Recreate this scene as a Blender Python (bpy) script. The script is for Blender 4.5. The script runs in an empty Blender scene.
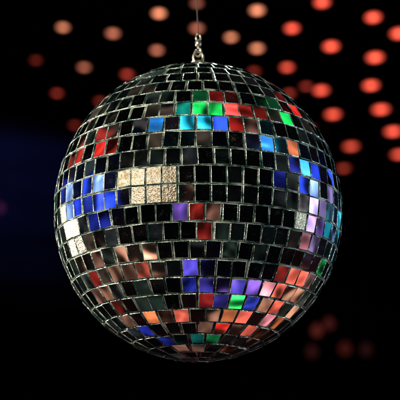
import bpy, bmesh, math, random
import numpy as np
from mathutils import Vector, Matrix, noise
random.seed(7)
S = bpy.context.scene
S.view_settings.view_transform = 'Standard'
S.view_settings.look = 'None'
S.view_settings.exposure = 0
COL = S.collection

def lin(c):
    return tuple(((v/12.92) if v <= 0.04045 else ((v+0.055)/1.055)**2.4) for v in c)

def new_mat(name):
    m = bpy.data.materials.new(name); m.use_nodes = True
    nt = m.node_tree; b = nt.nodes['Principled BSDF']
    return m, nt, b

def add_obj(name, me, parent=None, loc=(0,0,0)):
    o = bpy.data.objects.new(name, me); COL.objects.link(o)
    o.location = loc
    if parent: o.parent = parent
    return o

# ------------------------------------------------------------------ geometry constants
R = 0.15
ZS = 1.043
TH = math.radians(14)
D = 1.53
BALL = Vector((0, 0, 1.9))
CAM = BALL - D*Vector((0, math.cos(TH), math.sin(TH)))
HALF = 0.1367
pitch = TH + math.atan(12.0/200*HALF)
yaw = math.atan(-1.8/200*HALF)

cam = bpy.data.cameras.new('camera'); co = bpy.data.objects.new('camera', cam); COL.objects.link(co)
co.location = CAM
co.rotation_euler = (math.radians(90)+pitch, 0, yaw)
cam.sensor_width = 36
cam.lens = 18/HALF
cam.clip_end = 200
cam.dof.use_dof = True
cam.dof.focus_distance = 1.415
cam.dof.aperture_fstop = cam.lens/15.5
S.camera = co
CM = co.rotation_euler.to_matrix()
F = 200/HALF
def project(p):
    q = CM.transposed() @ (p-CAM)
    return 200+F*q.x/(-q.z), 200-F*q.y/(-q.z)
def ray(px, py):
    return (CM @ Vector(((px-200)/F, (200-py)/F, -1))).normalized()

# ------------------------------------------------------------------ materials
def mirror_mat(name, worn):
    m, nt, b = new_mat(name)
    N = nt.nodes; L = nt.links
    tc = N.new('ShaderNodeTexCoord')
    at = N.new('ShaderNodeAttribute'); at.attribute_name = 'tile_tone'
    b.inputs['Metallic'].default_value = 1
    mixc = N.new('ShaderNodeMix'); mixc.data_type = 'RGBA'
    mixc.inputs[6].default_value = (0.66, 0.74, 0.72, 1)
    mixc.inputs[7].default_value = (0.92, 0.92, 0.90, 1)
    L.new(at.outputs['Fac'], mixc.inputs[0]); L.new(mixc.outputs[2], b.inputs['Base Color'])
    # gentle waviness of the thin glass
    n1 = N.new('ShaderNodeTexNoise'); n1.inputs['Scale'].default_value = 48 if not worn else 520
    n1.inputs['Detail'].default_value = 0.0 if not worn else 3
    L.new(tc.outputs['Object'], n1.inputs['Vector'])
    bp = N.new('ShaderNodeBump'); bp.inputs['Strength'].default_value = 0.36 if not worn else 0.8
    bp.inputs['Distance'].default_value = 0.002 if not worn else .0009
    L.new(n1.outputs['Fac'], bp.inputs['Height']); L.new(bp.outputs['Normal'], b.inputs['Normal'])
    rr = N.new('ShaderNodeMapRange'); rr.inputs['To Min'].default_value = 0.01 if not worn else 0.16
    rr.inputs['To Max'].default_value = 0.06 if not worn else 0.34
    nr = N.new('ShaderNodeTexNoise'); nr.inputs['Scale'].default_value = 90 if not worn else 260; nr.inputs['Detail'].default_value = 2
    L.new(tc.outputs['Object'], nr.inputs['Vector'])
    L.new(nr.outputs['Fac'], rr.inputs['Value']); L.new(rr.outputs[0], b.inputs['Roughness'])
    # dust and pin-hole speckle
    n2 = N.new('ShaderNodeTexNoise'); n2.inputs['Scale'].default_value = 900 if not worn else 700
    n2.inputs['Detail'].default_value = 5; n2.inputs['Roughness'].default_value = 0.85
    L.new(tc.outputs['Object'], n2.inputs['Vector'])
    n3 = N.new('ShaderNodeTexNoise'); n3.inputs['Scale'].default_value = 110; n3.inputs['Detail'].default_value = 3
    L.new(tc.outputs['Object'], n3.inputs['Vector'])
    add = N.new('ShaderNodeMath'); add.operation = 'MULTIPLY_ADD'
    L.new(n3.outputs['Fac'], add.inputs[0]); add.inputs[1].default_value = 0.45 if not worn else .2
    L.new(n2.outputs['Fac'], add.inputs[2])
    val = add.outputs[0]
    if worn:
        sh = N.new('ShaderNodeMath'); sh.operation = 'MULTIPLY_ADD'
        L.new(at.outputs['Fac'], sh.inputs[0]); sh.inputs[1].default_value = .14; L.new(val, sh.inputs[2]); val = sh.outputs[0]
    mr = N.new('ShaderNodeMapRange')
    mr.inputs['From Min'].default_value = 0.84 if not worn else 0.67
    mr.inputs['From Max'].default_value = 1.02 if not worn else 0.76
    mr.inputs['To Min'].default_value = 0.0 if not worn else 0.03
    mr.inputs['To Max'].default_value = 0.18 if not worn else 1.0
    L.new(val, mr.inputs['Value'])
    d = N.new('ShaderNodeBsdfDiffuse'); d.inputs['Color'].default_value = (0.62, 0.60, 0.52, 1)
    if worn:
        cr = N.new('ShaderNodeValToRGB')
        cr.color_ramp.elements[0].position = .42; cr.color_ramp.elements[0].color = (.62, .46, .24, 1)
        cr.color_ramp.elements[1].position = .6; cr.color_ramp.elements[1].color = (1, .97, .88, 1)
        L.new(nr.outputs['Fac'], cr.inputs[0]); L.new(cr.outputs[0], d.inputs['Color'])
        for l in list(b.inputs['Base Color'].links): L.remove(l)
        b.inputs['Base Color'].default_value = (.20, .17, .13, 1)
    ms = N.new('ShaderNodeMixShader')
    L.new(mr.outputs[0], ms.inputs[0]); L.new(b.outputs[0], ms.inputs[1]); L.new(d.outputs[0], ms.inputs[2])
    L.new(ms.outputs[0], N['Material Output'].inputs['Surface'])
    return m
M_mirror = mirror_mat('mirror_glass', False)
M_worn = mirror_mat('worn_mirror_glass', True)

M_edge, nt, b = new_mat('cut_glass_edge')
b.inputs['Roughness'].default_value = 0.17
b.inputs['Metallic'].default_value = 0.55
n = nt.nodes.new('ShaderNodeTexNoise'); n.inputs['Scale'].default_value = 75; n.inputs['Detail'].default_value = 6; n.inputs['Roughness'].default_value = .65
tc = nt.nodes.new('ShaderNodeTexCoord'); nt.links.new(tc.outputs['Object'], n.inputs['Vector'])
cr = nt.nodes.new('ShaderNodeValToRGB')
cr.color_ramp.elements[0].position = 0.43; cr.color_ramp.elements[0].color = (0.04, 0.11, 0.09, 1)
cr.color_ramp.elements[1].position = 0.60; cr.color_ramp.elements[1].color = (0.90, 1.0, 0.88, 1)
nt.links.new(n.outputs['Fac'], cr.inputs[0]); nt.links.new(cr.outputs[0], b.inputs['Base Color'])
nb = nt.nodes.new('ShaderNodeTexNoise'); nb.inputs['Scale'].default_value = 420; nb.inputs['Detail'].default_value = 3
nt.links.new(tc.outputs['Object'], nb.inputs['Vector'])
bp = nt.nodes.new('ShaderNodeBump'); bp.inputs['Strength'].default_value = 1.0; bp.inputs['Distance'].default_value = .0015
nt.links.new(nb.outputs['Fac'], bp.inputs['Height']); nt.links.new(bp.outputs[0], b.inputs['Normal'])

M_core, nt, b = new_mat('dried_glue')
b.inputs['Roughness'].default_value = 0.7
n = nt.nodes.new('ShaderNodeTexNoise'); n.inputs['Scale'].default_value = 90; n.inputs['Detail'].default_value = 6
tc = nt.nodes.new('ShaderNodeTexCoord'); nt.links.new(tc.outputs['Object'], n.inputs['Vector'])
cr = nt.nodes.new('ShaderNodeValToRGB')
cr.color_ramp.elements[0].position = 0.42; cr.color_ramp.elements[0].color = (0.04, 0.06, 0.05, 1)
cr.color_ramp.elements[1].position = 0.62; cr.color_ramp.elements[1].color = (0.62, 0.66, 0.54, 1)
nt.links.new(n.outputs['Fac'], cr.inputs[0]); nt.links.new(cr.outputs[0], b.inputs['Base Color'])

M_steel, nt, b = new_mat('tarnished_steel')
b.inputs['Metallic'].default_value = 0.9; b.inputs['Roughness'].default_value = 0.35
n = nt.nodes.new('ShaderNodeTexNoise'); n.inputs['Scale'].default_value = 400; n.inputs['Detail'].default_value = 4
tc = nt.nodes.new('ShaderNodeTexCoord'); nt.links.new(tc.outputs['Object'], n.inputs['Vector'])
cr = nt.nodes.new('ShaderNodeValToRGB')
cr.color_ramp.elements[0].position = 0.35; cr.color_ramp.elements[0].color = (0.16, 0.13, 0.10, 1)
cr.color_ramp.elements[1].position = 0.6; cr.color_ramp.elements[1].color = (0.70, 0.62, 0.50, 1)
nt.links.new(n.outputs['Fac'], cr.inputs[0]); nt.links.new(cr.outputs[0], b.inputs['Base Color'])
rr = nt.nodes.new('ShaderNodeMapRange'); rr.inputs['To Min'].default_value = 0.2; rr.inputs['To Max'].default_value = 0.45
nt.links.new(n.outputs['Fac'], rr.inputs['Value']); nt.links.new(rr.outputs[0], b.inputs['Roughness'])

M_wire, nt, b = new_mat('dark_steel_wire')
b.inputs['Base Color'].default_value = (0.10, 0.08, 0.08, 1); b.inputs['Metallic'].default_value = 0.5; b.inputs['Roughness'].default_value = 0.6

# ------------------------------------------------------------------ disco ball
root = add_obj('disco_ball', None, loc=BALL)
root.empty_display_size = 0.05
root['label'] = 'mirrored disco ball of square glass tiles hanging from wire'
root['category'] = 'disco ball'

me = bpy.data.meshes.new('core'); bm = bmesh.new()
bmesh.ops.create_uvsphere(bm, u_segments=96, v_segments=64, radius=R-0.0014)
bmesh.ops.scale(bm, vec=(1,1,ZS), verts=bm.verts)
for f in bm.faces: f.smooth = True
bm.to_mesh(me); bm.free(); me.materials.append(M_core)
core = add_obj('core', me, root)

STEP = math.radians(6.65)
phase_px = {3:-10.5, 4:-15.5, 0:-12.5, -1:-12.5, -2:-1.5, -3:6.5, -5:-7.5, -6:-8.5, -7:-9.5, -8:-1.0, 1:-9, 2:-11, -4:-1}
tiles = []
for i in range(-13, 14):
    phi = i*STEP
    n_t = max(5, round(60*math.cos(phi)))
    loose = 1.0 if i > -9 else 2.2
    if i in phase_px:
        lon0 = math.asin(max(-1, min(1, phase_px[i]/(158*math.cos(phi)))))
    else:
        lon0 = random.uniform(0, 1)*2*math.pi/n_t
    for k in range(n_t):
        lam = lon0 + 2*math.pi*k/n_t + random.gauss(0, 0.0028)/max(.2, math.cos(phi))
        ph = phi + random.gauss(0, 0.0018)*loose
        # lam=0 faces -Y, +lam toward +X
        p = Vector((R*math.cos(ph)*math.sin(lam), -R*math.cos(ph)*math.cos(lam), ZS*R*math.sin(ph)))
        nrm = Vector((p.x, p.y, p.z/ZS**2)).normalized()
        right = Vector((math.cos(lam), math.sin(lam), 0))
        up = nrm.cross(right)
        if up.z < 0: up = -up
        # small glued-by-hand misalignment
        nj = (nrm + right*random.gauss(0, 0.018) + up*random.gauss(0, 0.018)).normalized()
        right = (right - nj*right.dot(nj)).normalized()
        up2 = nj.cross(right)
        if up2.dot(up) < 0: up2 = -up2
        a = random.gauss(0, 0.024)*loose
        r2 = right*math.cos(a)+up2*math.sin(a); u2 = up2*math.cos(a)-right*math.sin(a)
        hw = 0.5*R*2*math.pi*math.cos(phi)/n_t
        hh = 0.5*R*STEP*(ZS-(ZS-1)*abs(math.sin(phi)))
        g = 0.00050+random.uniform(-0.00012, 0.00022)
        # fit the narrower edge
        nar = math.cos(abs(phi)+STEP/2)/max(0.01, math.cos(phi))
        wt = hw*(nar if i > 0 else (2-nar if i < 0 else 1))
        wb = hw*(nar if i < 0 else (2-nar if i > 0 else 1))
        wt = 0.6*wt+0.4*min(wt, wb); wb = 0.6*wb+0.4*min(wt, wb)
        tiles.append(dict(p=p, n=nj, r=r2, u=u2, wt=wt-g, wb=wb-g, hh=hh-g, row=i))

# which tile lies where, for the light spots painted in its mirror direction
for t in tiles:
    wp = BALL + t['p']
    t['vis'] = t['n'].dot((CAM-wp).normalized()) > 0.02
    t['px'] = project(wp)
def nearest(x, y):
    best = None; bd = 1e9
    for t in tiles:
        if not t['vis']: continue
        d = (t['px'][0]-x)**2+(t['px'][1]-y)**2
        if d < bd: bd = d; best = t
    return best

C = dict(red=(.88,.16,.14), dred=(.50,.10,.08), green=(.10,.85,.35), dgreen=(.03,.32,.16), teal=(.05,.70,.62), cyan=(.15,.80,.95),
         sky=(.15,.55,.95), blue=(.16,.28,.95), dblue=(.12,.16,.60), lblue=(.55,.68,1.0), indigo=(.30,.25,.72), purple=(.50,.34,.80),
         lav=(.72,.62,.92), white=(.95,.93,.85), gold=(.85,.72,.50), peach=(.84,.57,.46), brown=(.46,.30,.25), coral=(.98,.42,.34),
         orange=(.95,.50,.30), pink=(.95,.55,.60), gray=(.36,.33,.34), silver=(.24,.26,.25), moss=(.12,.16,.14), dgray=(.15,.16,.17), warm=(.22,.18,.15), dteal=(.05,.34,.32))
LIT = [
 (211,96,'dred'),(230,97,'red'),(199,96,'dgreen'),
 (182,109,'teal'),(199,109,'green'),(216,109,'green'),(233,110,'red'),(249,112,'dred'),(264,103,'dgreen'),(281,121,'green'),(262,116,'dred'),
 (153,126,'sky'),(187,123,'cyan'),(204,123,'cyan'),(221,124,'blue'),(237,124,'red'),(254,127,'brown'),(138,128,'gray'),
 (270,146,'sky'),(284,149,'cyan'),(297,153,'orange'),(296,113,'red'),
 (308,172,'sky'),(317,176,'blue'),(325,181,'blue'),(296,168,'dblue'),(307,189,'blue'),(317,194,'lblue'),(326,200,'lav'),(284,182,'dblue'),
 (302,205,'gray'),(312,209,'lav'),(322,214,'lav'),(300,224,'white'),(311,228,'lav'),(327,234,'cyan'),(333,240,'cyan'),(320,231,'purple'),(334,213,'lblue'),
 (307,243,'pink'),(319,268,'green'),(306,262,'coral'),(297,276,'coral'),(308,283,'pink'),(287,273,'dred'),(313,251,'lav'),(299,291,'peach'),
 (76,165,'dred'),(86,160,'red'),(97,156,'red'),(109,151,'dred'),(85,143,'brown'),
 (75,189,'blue'),(89,186,'blue'),(103,184,'lblue'),(118,182,'white'),(133,178,'gold'),(150,175,'gold'),(67,193,'lblue'),
 (63,208,'white'),(72,206,'lblue'),(83,205,'lblue'),(95,203,'blue'),(108,202,'blue'),(121,200,'dblue'),(135,198,'brown'),(152,194,'brown'),(168,191,'brown'),(168,173,'brown'),
 (66,224,'white'),(76,222,'gold'),(88,220,'dblue'),(100,218,'dblue'),(70,240,'gold'),
 (179,210,'purple'),(196,210,'dred'),(204,229,'dred'),(212,210,'brown'),(185,192,'brown'),
 (147,250,'peach'),(131,253,'peach'),(117,257,'peach'),(103,261,'brown'),(90,264,'brown'),
 (157,268,'peach'),(142,271,'coral'),(128,274,'brown'),(113,277,'peach'),(99,281,'dred'),(108,295,'peach'),(95,296,'brown'),
 (190,266,'indigo'),(207,266,'indigo'),(206,284,'indigo'),(190,284,'dblue'),(222,284,'purple'),(221,300,'indigo'),(204,300,'dred'),(237,301,'green'),
 (239,285,'indigo'),(253,287,'purple'),(267,288,'pink'),(280,291,'coral'),(291,294,'peach'),(251,302,'dblue'),(264,304,'peach'),(277,307,'coral'),(289,309,'peach'),
 (147,320,'orange'),(162,320,'brown'),(178,318,'coral'),(213,316,'peach'),(231,318,'orange'),(247,317,'coral'),(262,320,'pink'),(275,321,'orange'),
 (222,331,'red'),(238,333,'peach'),(252,333,'coral'),(151,334,'dblue'),(168,339,'dblue'),(196,341,'dteal'),(208,343,'dgreen'),(184,349,'brown'),(229,349,'orange'),
 (120,310,'dred'),(133,325,'brown'),(212,331,'brown'),
]
BRIGHT = {(89,186),(103,184),(83,205),(108,202),(95,203),(187,123),(204,123),(199,109),(216,109),(270,146),(284,149),(237,301),(233,110),(312,209),(317,194),(280,291),(308,172),(267,288),(147,250),(311,228),(222,284),(307,189),(133,178),(150,175)}
light_spots = []  # colour spots added to the world map so that chosen tiles mirror them
used = set()
rl = random.Random(21)
def mirror_dir(t):
    v = (BALL+t['p']-CAM).normalized()
    return (v - 2*v.dot(t['n'])*t['n']).normalized()
for x, y, c in LIT:
    t = nearest(x, y)
    if id(t) in used: continue
    used.add(id(t))
    off = Vector((rl.gauss(0,1), rl.gauss(0,1), rl.gauss(0,1)))*math.radians(1.6)
    gain = 2.0 if (x, y) in BRIGHT else rl.choice((.65,.85,1.0,1.15,1.35))
    light_spots.append(((mirror_dir(t)+off).normalized(), lin(C[c]), gain, math.radians(rl.uniform(2.8, 4.2))))
# spots added for other tiles: blue in the left band, dim tones at random
for t in tiles:
    if not t['vis'] or id(t) in used: continue
    x, y = t['px']
    off = Vector((rl.gauss(0,1), rl.gauss(0,1), rl.gauss(0,1)))*math.radians(1.6)
    d = (mirror_dir(t)+off).normalized()
    band = y + (x-80)*0.22
    if 60 < x < 116 and 180 < band < 212:
        light_spots.append((d, lin(C[rl.choice(('blue','blue','lblue'))]), rl.choice((.9,1.5)), math.radians(4.0)))
    else:
        pr = .20
        if x < 170 and y < 170: pr = .5
        if x < 160 and y > 225: pr = .45
        if y > 335: pr = .1
        if rl.random() < pr:
            light_spots.append((d, lin(C[rl.choice(('moss','dgray','silver','warm','moss'))]), rl.uniform(.3, 1.2), math.radians(rl.uniform(2, 4.5))))
WORN = {(150,175):.9,(133,178):.7,(118,182):1.0,(152,194):.6,(168,191):.25,(168,173):.35,(135,198):.45,(66,224):.9,(76,222):.6,(70,240):.5,(63,208):.9,(80,238):.3,(300,224):.6}
for (x, y), cv in WORN.items():
    t = nearest(x, y); t['worn'] = True; t['tone'] = cv

bm = bmesh.new()
fl = bm.faces.layers.float.new('tile_tone')
BV = 0.00060; TK = 0.0022
for t in tiles:
    p, n_, r_, u_ = t['p'], t['n'], t['r'], t['u']
    bvs = [BV*random.uniform(.5, 1.35) for _ in range(4)]
    cj = [(random.gauss(0, .00010), random.gauss(0, .00010)) for _ in range(4)]
    def ringv(ins, dep):
        out = []
        for (sx, sy), q, (jx, jy) in zip(((-1,-1),(1,-1),(1,1),(-1,1)), bvs, cj):
            k_ = ins*q
            w = (t['wt'] if sy > 0 else t['wb'])-k_
            out.append(bm.verts.new(p + r_*(sx*w+jx) + u_*(sy*(t['hh']-k_)+jy) - n_*dep))
        return out
    a = ringv(1, 0); b_ = ringv(0, BV*0.7); c_ = ringv(0, TK)
    tone = t.get('tone', random.random())
    def face(vs, mi):
        f = bm.faces.new(vs); f.normal_update()
        f.material_index = mi; f[fl] = tone
        return f
    f = face(a, 1 if t.get('worn') else 0)
    if f.normal.dot(n_) < 0: f.normal_flip()
    for k in range(4):
        l = (k+1) % 4
        for A, B in ((a, b_), (b_, c_)):
            vs = [A[k], B[k], B[l], A[l]]
            ff = face(vs, 2)
            cen = sum((v.co for v in vs), Vector())/4
            if ff.normal.dot(cen-(p-n_*TK)) < 0: ff.normal_flip()
me = bpy.data.meshes.new('mirror_tiles'); bm.to_mesh(me); bm.free()
for m in (M_mirror, M_worn, M_edge): me.materials.append(m)
mt = add_obj('mirror_tiles', me, root)
mt['label'] = 'grid of small square mirrored glass tiles with bright cut edges'

def lathe(name, prof, mat, parent=None, loc=(0,0,0), seg=40):
    bm = bmesh.new(); rings = []
    for r, z in prof:
        rings.append([bm.verts.new((max(r,1e-5)*math.cos(2*math.pi*k/seg), max(r,1e-5)*math.sin(2*math.pi*k/seg), z)) for k in range(seg)])
    for A, B in zip(rings, rings[1:]):
        for k in range(seg):
            f = bm.faces.new((A[k], A[(k+1)%seg], B[(k+1)%seg], B[k])); f.smooth = True
    bmesh.ops.remove_doubles(bm, verts=bm.verts, dist=1e-4)
    bmesh.ops.recalc_face_normals(bm, faces=bm.faces)
    me = bpy.data.meshes.new(name); bm.to_mesh(me); bm.free(); me.materials.append(mat)
    return add_obj(name, me, parent, loc)

def tube(name, pts, rad, mat, parent=None, loc=(0,0,0), closed=False, seg=12):
    bm = bmesh.new(); rings = []; n = len(pts); pts = [Vector(q) for q in pts]
    prev = None
    for i, q in enumerate(pts):
        if closed: tan = (pts[(i+1)%n]-pts[i-1]).normalized()
        else: tan = (pts[min(i+1,n-1)]-pts[max(i-1,0)]).normalized()
        ref = prev if prev else (Vector((0,1,0)) if abs(tan.y) < .9 else Vector((1,0,0)))
        x = (ref - tan*ref.dot(tan)).normalized(); prev = x; y = tan.cross(x)
        rings.append([bm.verts.new(q+rad*(x*math.cos(2*math.pi*k/seg)+y*math.sin(2*math.pi*k/seg))) for k in range(seg)])
    rng = range(n if closed else n-1)
    for i in rng:
        A, B = rings[i], rings[(i+1)%n]
        for k in range(seg):
            f = bm.faces.new((A[k], A[(k+1)%seg], B[(k+1)%seg], B[k])); f.smooth = True
    if not closed:
        bm.faces.new(rings[0]); bm.faces.new(rings[-1])
    bmesh.ops.recalc_face_normals(bm, faces=bm.faces)
    me = bpy.data.meshes.new(name); bm.to_mesh(me); bm.free(); me.materials.append(mat)
    return add_obj(name, me, parent, loc)

zt = R*ZS
cap = lathe('cap', [(0,-.004),(.015,-.004),(.0155,-.0005),(.0145,.001),(.0095,.0018),(.0085,.0078),(.0075,.0092),(.004,.0098),(0,.0098)], M_steel, root, (0,0,zt))
ringp = [(0.0052*math.cos(a)*1.0, 0, 0.0064*math.sin(a)) for a in [2*math.pi*k/32 for k in range(32)]]
ey = tube('eyelet', ringp, 0.0013, M_steel, cap, (0,0,.0148), closed=True)

# hanging wire with its hook
ZT = BALL.z + zt
wz = ZT+0.0165
wire = tube('hanging_wire', [(0,0,0.0235),(-.0015,0,.055),(-.0135,0,.3),(-.0635,0,1.3)], 0.0005, M_wire, None, (0,0,wz))
wire['label'] = 'thin dark steel wire with a small hook holding the ball'
wire['category'] = 'wire'
hk = []
for k in range(26):
    a = math.radians(-250+ k*(290/25))
    hk.append((0.0036*math.cos(a), 0.0005*k/25, 0.0036*math.sin(a)+0.0034))
hk += [(0.0022,0.0005,.0082),(0.0,0.0005,.0095),(0,0,.011)]
hook = tube('hook', hk, 0.0011, M_steel, wire)
sw = lathe('swivel', [(0,.0102),(.0022,.0105),(.0032,.0122),(.0032,.0165),(.0022,.0180),(0,.0184)], M_steel, wire, seg=20)
lp = [(0.0024*math.cos(a), 0, 0.0035*math.sin(a)) for a in [2*math.pi*k/24 for k in range(24)]]
loop = tube('loop', lp, 0.0009, M_steel, wire, (0,0,.0210), closed=True)

# ------------------------------------------------------------------ ceiling
CZ = CAM.z + 2.0
M_ceil, nt, b = new_mat('matt_black_ceiling')
n = nt.nodes.new('ShaderNodeTexNoise'); n.inputs['Scale'].default_value = 1.3; n.inputs['Detail'].default_value = 4
tc = nt.nodes.new('ShaderNodeTexCoord'); nt.links.new(tc.outputs['Object'], n.inputs['Vector'])
cr = nt.nodes.new('ShaderNodeValToRGB')
cr.color_ramp.elements[0].position = 0.3; cr.color_ramp.elements[0].color = (0.0008, 0.0008, 0.0012, 1)
cr.color_ramp.elements[1].position = 0.7; cr.color_ramp.elements[1].color = (0.004, 0.004, 0.006, 1)
nt.links.new(n.outputs['Fac'], cr.inputs[0]); nt.links.new(cr.outputs[0], b.inputs['Base Color'])
b.inputs['Roughness'].default_value = 1.0; b.inputs['Specular IOR Level'].default_value = 0
bm = bmesh.new()
bmesh.ops.create_cube(bm, size=1)
bmesh.ops.scale(bm, vec=(7, 19, 0.1), verts=bm.verts)
bmesh.ops.translate(bm, vec=(0, 2.4+9.5, CZ+0.05), verts=bm.verts)
me = bpy.data.meshes.new('ceiling'); bm.to_mesh(me); bm.free(); me.materials.append(M_ceil)
ceil = add_obj('ceiling', me); ceil['kind'] = 'structure'

# glowing discs standing in for light spots thrown on the ceiling
M_glow = bpy.data.materials.new('glowing_spot_disc'); M_glow.use_nodes = True
nt = M_glow.node_tree; nt.nodes.remove(nt.nodes['Principled BSDF'])
em = nt.nodes.new('ShaderNodeEmission'); oi = nt.nodes.new('ShaderNodeObjectInfo')
nt.links.new(oi.outputs['Color'], em.inputs['Color'])
# glow fades from the middle outwards, for the soft edge of a light spot
tc = nt.nodes.new('ShaderNodeTexCoord'); sx = nt.nodes.new('ShaderNodeSeparateXYZ'); nt.links.new(tc.outputs['Object'], sx.inputs[0])
cx = nt.nodes.new('ShaderNodeCombineXYZ'); nt.links.new(sx.outputs[0], cx.inputs[0]); nt.links.new(sx.outputs[1], cx.inputs[1])
ln = nt.nodes.new('ShaderNodeVectorMath'); ln.operation = 'LENGTH'; nt.links.new(cx.outputs[0], ln.inputs[0])
mr = nt.nodes.new('ShaderNodeMapRange'); mr.inputs['To Min'].default_value = 6.5; mr.inputs['To Max'].default_value = 0.5
nt.links.new(ln.outputs['Value'], mr.inputs['Value']); nt.links.new(mr.outputs[0], em.inputs['Strength'])
nt.links.new(em.outputs[0], nt.nodes['Material Output'].inputs['Surface'])
M_bulb = bpy.data.materials.new('dim_bulb_glass'); M_bulb.use_nodes = True
nt = M_bulb.node_tree; nt.nodes.remove(nt.nodes['Principled BSDF'])
em = nt.nodes.new('ShaderNodeEmission'); oi = nt.nodes.new('ShaderNodeObjectInfo')
nt.links.new(oi.outputs['Color'], em.inputs['Color']); em.inputs['Strength'].default_value = 3
nt.links.new(em.outputs[0], nt.nodes['Material Output'].inputs['Surface'])
M_house, nt, b = new_mat('black_lamp_housing'); b.inputs['Base Color'].default_value = (.004,.004,.004,1); b.inputs['Roughness'].default_value = .9

def spot_mesh():
    bm = bmesh.new(); seg = 32
    prof = [(1.12,0.0),(1.12,-.15),(1.05,-.2),(1.0,-.15)]
    rings = [[bm.verts.new((r*math.cos(2*math.pi*k/seg), r*math.sin(2*math.pi*k/seg), z)) for k in range(seg)] for r, z in prof]
    for A, B in zip(rings, rings[1:]):
        for k in range(seg):
            f = bm.faces.new((A[k], B[k], B[(k+1)%seg], A[(k+1)%seg])); f.material_index = 0; f.smooth = True
    prev = rings[-1]
    for r, z in ((.7,-.21),(.35,-.25)):
        cur = [bm.verts.new((r*math.cos(2*math.pi*k/seg), r*math.sin(2*math.pi*k/seg), z)) for k in range(seg)]
        for k in range(seg):
            f = bm.faces.new((prev[k], cur[k], cur[(k+1)%seg], prev[(k+1)%seg])); f.material_index = 1; f.smooth = True
        prev = cur
    f = bm.faces.new(prev); f.material_index = 1
    bmesh.ops.recalc_face_normals(bm, faces=bm.faces)
    me = bpy.data.meshes.new('ceiling_light_spot'); bm.to_mesh(me); bm.free()
    me.materials.append(M_house); me.materials.append(M_glow)
    return me
LM = spot_mesh()
RC=(.90,.32,.24); PC=(.90,.54,.40); DR=(.55,.18,.14); DP=(.64,.36,.28)
DOTS = [(63,27,PC,.6,9),(113,33,DP,1,10),(159,13,PC,.9,10),(157,50,DP,1.1,9),(84,67,DP,.8,9),(57,93,DR,.7,8),(127,74,DR,1,9),(75,125,DR,.4,8),(100,101,DR,.5,8),
 (197,28,DP,.8,10),(231,37,PC,.7,9),(257,10,PC,.8,11),(257,48,PC,.7,10),(292,28,RC,.9,11),(322,2,RC,.9,12),(331,46,RC,1,12),(373,17,RC,1,12),(399,33,RC,1,13),
 (287,67,RC,.7,10),(321,90,RC,.8,12),(375,57,RC,1,13),(371,85,RC,1,12),(333,114,RC,.8,12),(381,109,RC,.9,13),(351,146,RC,.55,12),(393,131,RC,.9,13),(399,154,RC,.7,12),
 (343,168,RC,.25,11),(306,86,DR,.6,9),(289,93,DR,.7,9),(254,71,DR,.5,9),(310,128,DR,.4,9),(36,60,DR,.35,8),(197,3,DP,.5,9)]
for x, y, c, br, size in DOTS:
    d = ray(x, y); s = (CZ-CAM.z)/d.z; P = CAM + d*s
    o = add_obj('ceiling_light_spot', LM, None, (round(P.x,3), round(P.y,3), CZ))
    rad = 0.5*size/F*s*1.2
    o.scale = (rad, rad*1.4, rad*0.4)
    cl = lin(c); o.color = (cl[0]*br, cl[1]*br, cl[2]*br, 1)
    warm = c in (PC, DP)
    o['label'] = 'oval glowing disc for a peach light spot on the dark ceiling' if warm else 'oval glowing disc for a red light spot on the dark ceiling'
    o['category'] = 'ceiling lamp'; o['group'] = 'oval light spots on the dark ceiling'

# far pendant lamps
def pendant(px, py, depth, color, br, size):
    d = ray(px, py); s = depth/d.y; P = CAM+d*s
    r = 0.5*size/F*s
    e = add_obj('pendant_lamp', None, None, P); e.empty_display_size = .05
    bulb = lathe('bulb', [(0,-r),(r*.5,-r*.87),(r*.87,-r*.5),(r,0),(r*.87,r*.5),(r*.5,r*.87),(r*.3,r*1.3),(0,r*1.3)], M_bulb, e, seg=24)
    cl = lin(color); bulb.color = (cl[0]*br, cl[1]*br, cl[2]*br, 1)
    lathe('socket', [(r*.32,r*1.15),(r*.36,r*1.2),(r*.36,r*2),(0,r*2.1)], M_house, e, seg=16)
    tube('cord', [(0,0,r*2.05),(0,0,CZ-P.z)], 0.003, M_house, e)
    e['label'] = 'small dim glowing bulb hanging on a thin cord'; e['category'] = 'pendant lamp'; e['group'] = 'dim hanging bulbs'
for a in [(317,331,6.5,(.40,.16,.13),.25,10),(329,324,6.2,(.32,.12,.12),.25,10),(345,349,7,(.32,.12,.1),.2,11),(366,350,6.6,(.22,.1,.10),.18,11),(312,352,6.8,(.25,.1,.1),.22,10),
          (0,208,6,(.35,.15,.32),.18,8)]:
    pendant(*a)

# ------------------------------------------------------------------ lights
def point(name, loc, col, w, rad=.03, target=None, spot=None, blend=.6):
    l = bpy.data.lights.new(name, 'SPOT' if spot else 'POINT'); l.energy = w; l.color = col; l.shadow_soft_size = rad
    if spot: l.spot_size = math.radians(spot); l.spot_blend = blend
    o = bpy.data.objects.new(name, l); COL.objects.link(o); o.location = loc
    if target is not None:
        o.rotation_euler = (Vector(target)-Vector(loc)).to_track_quat('-Z','Y').to_euler()
    return o
def towards(x, y, dist):
    t = nearest(x, y); p = BALL+t['p']
    return p + mirror_dir(t)*dist
point('offscreen_spot', towards(150,175,2.2), (1,.93,.78), 100, .03, BALL, 25)
point('offscreen_spot', towards(118,182,2.2), (1,.91,.74), 130, .03, BALL, 25)
point('offscreen_spot', towards(66,224,2.2), (1,.93,.78), 260, .03, BALL, 25)
point('offscreen_spot', towards(300,224,2.2), (.7,.95,1), 80, .03, BALL, 25)
point('offscreen_spot', BALL+Vector((-.5,1.5,1.7)), (.95,1,.88), 300, .03, BALL, 25)  # unseen rim light added behind the ball to brighten the top edges
point('offscreen_spot', (-2.6,2.8,1.2), (.14,.22,1), 4800, .1, (-1.45,6,CZ), 38, 1.0)  # unseen blue light added to make the navy glow on the ceiling

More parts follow.
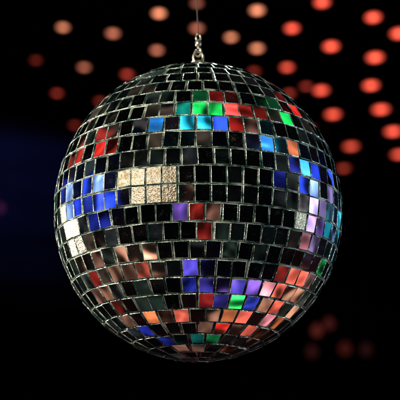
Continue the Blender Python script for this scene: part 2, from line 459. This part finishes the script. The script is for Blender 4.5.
# ------------------------------------------------------------------ world: a computed map of light spots painted where the tiles mirror them
W, H = 2048, 1024
u = (np.arange(W)+.5)/W; v_ = (np.arange(H)+.5)/H
el = (v_-.5)*math.pi
A = u*2*math.pi-math.pi
AZ, EL = np.meshgrid(A.astype(np.float32), el.astype(np.float32))
DX = np.cos(EL)*np.cos(-AZ); DY = np.cos(EL)*np.sin(-AZ); DZ = np.sin(EL)
def smooth_noise(nfreq, seed):
    r = np.random.default_rng(seed); out = np.zeros_like(DX)
    for k in range(14):
        kv = (r.normal(size=3)*nfreq).astype(np.float32); out += np.sin(kv[0]*DX+kv[1]*DY+kv[2]*DZ+np.float32(r.uniform(0, 6.28)))
    return out/math.sqrt(14)
img = np.zeros((H, W, 3), dtype=np.float32)
fine = np.clip(1+.32*smooth_noise(30, 1), .25, 1.9)
for d, c, g, rad in light_spots:
    # only the map rows near this spot
    e0 = math.asin(max(-1, min(1, d.z))); span = math.radians(20)
    r0 = max(0, int(((e0-span)/math.pi+.5)*H)); r1 = min(H, int(((e0+span)/math.pi+.5)*H)+1)
    sl = slice(r0, r1)
    ang = np.arccos(np.clip(DX[sl]*d.x+DY[sl]*d.y+DZ[sl]*d.z, -1, 1))
    m = ang < span
    ag = ang[m]
    prof = 1/(1+np.exp((ag-rad)/math.radians(.4)))*(.55+.95*np.exp(-(ag/math.radians(1.8))**2))
    prof *= fine[sl][m]
    hot = np.exp(-(ag/math.radians(1.4))**2)*(.55 if g > 1.5 else .06)*g
    halo = .016*np.exp(-(ag/math.radians(7.5))**2)
    lum = max(c)
    if lum < .1: hot = hot*lum*2
    sub = img[sl]
    for k in range(3):
        ch = sub[..., k]
        ch[m] += (prof*c[k]*g*1.1+hot*.4*(c[k]+.3)+halo*c[k]*g).astype(np.float32)
base = np.clip(smooth_noise(9, 3)-.4, 0, 2); base2 = np.clip(smooth_noise(8, 4)-.7, 0, 2)
img[..., 0] += .0006+.003*base+.005*base2
img[..., 1] += .0008+.004*base+.002*base2
img[..., 2] += .0011+.004*base+.003*base2
im = bpy.data.images.new('tile_reflection_map', W, H, alpha=False, float_buffer=True)
try: im.colorspace_settings.name = 'Linear Rec.709'
except Exception: pass
rgba = np.ones((H, W, 4), dtype=np.float32); rgba[..., :3] = img
im.pixels.foreach_set(rgba.ravel()); im.update(); im.pack()

w = bpy.data.worlds.new('World'); S.world = w; w.use_nodes = True
nt = w.node_tree; N = nt.nodes; L = nt.links
bg = N['Background']
et = N.new('ShaderNodeTexEnvironment'); et.image = im
L.new(et.outputs['Color'], bg.inputs['Color']); bg.inputs['Strength'].default_value = 1.0
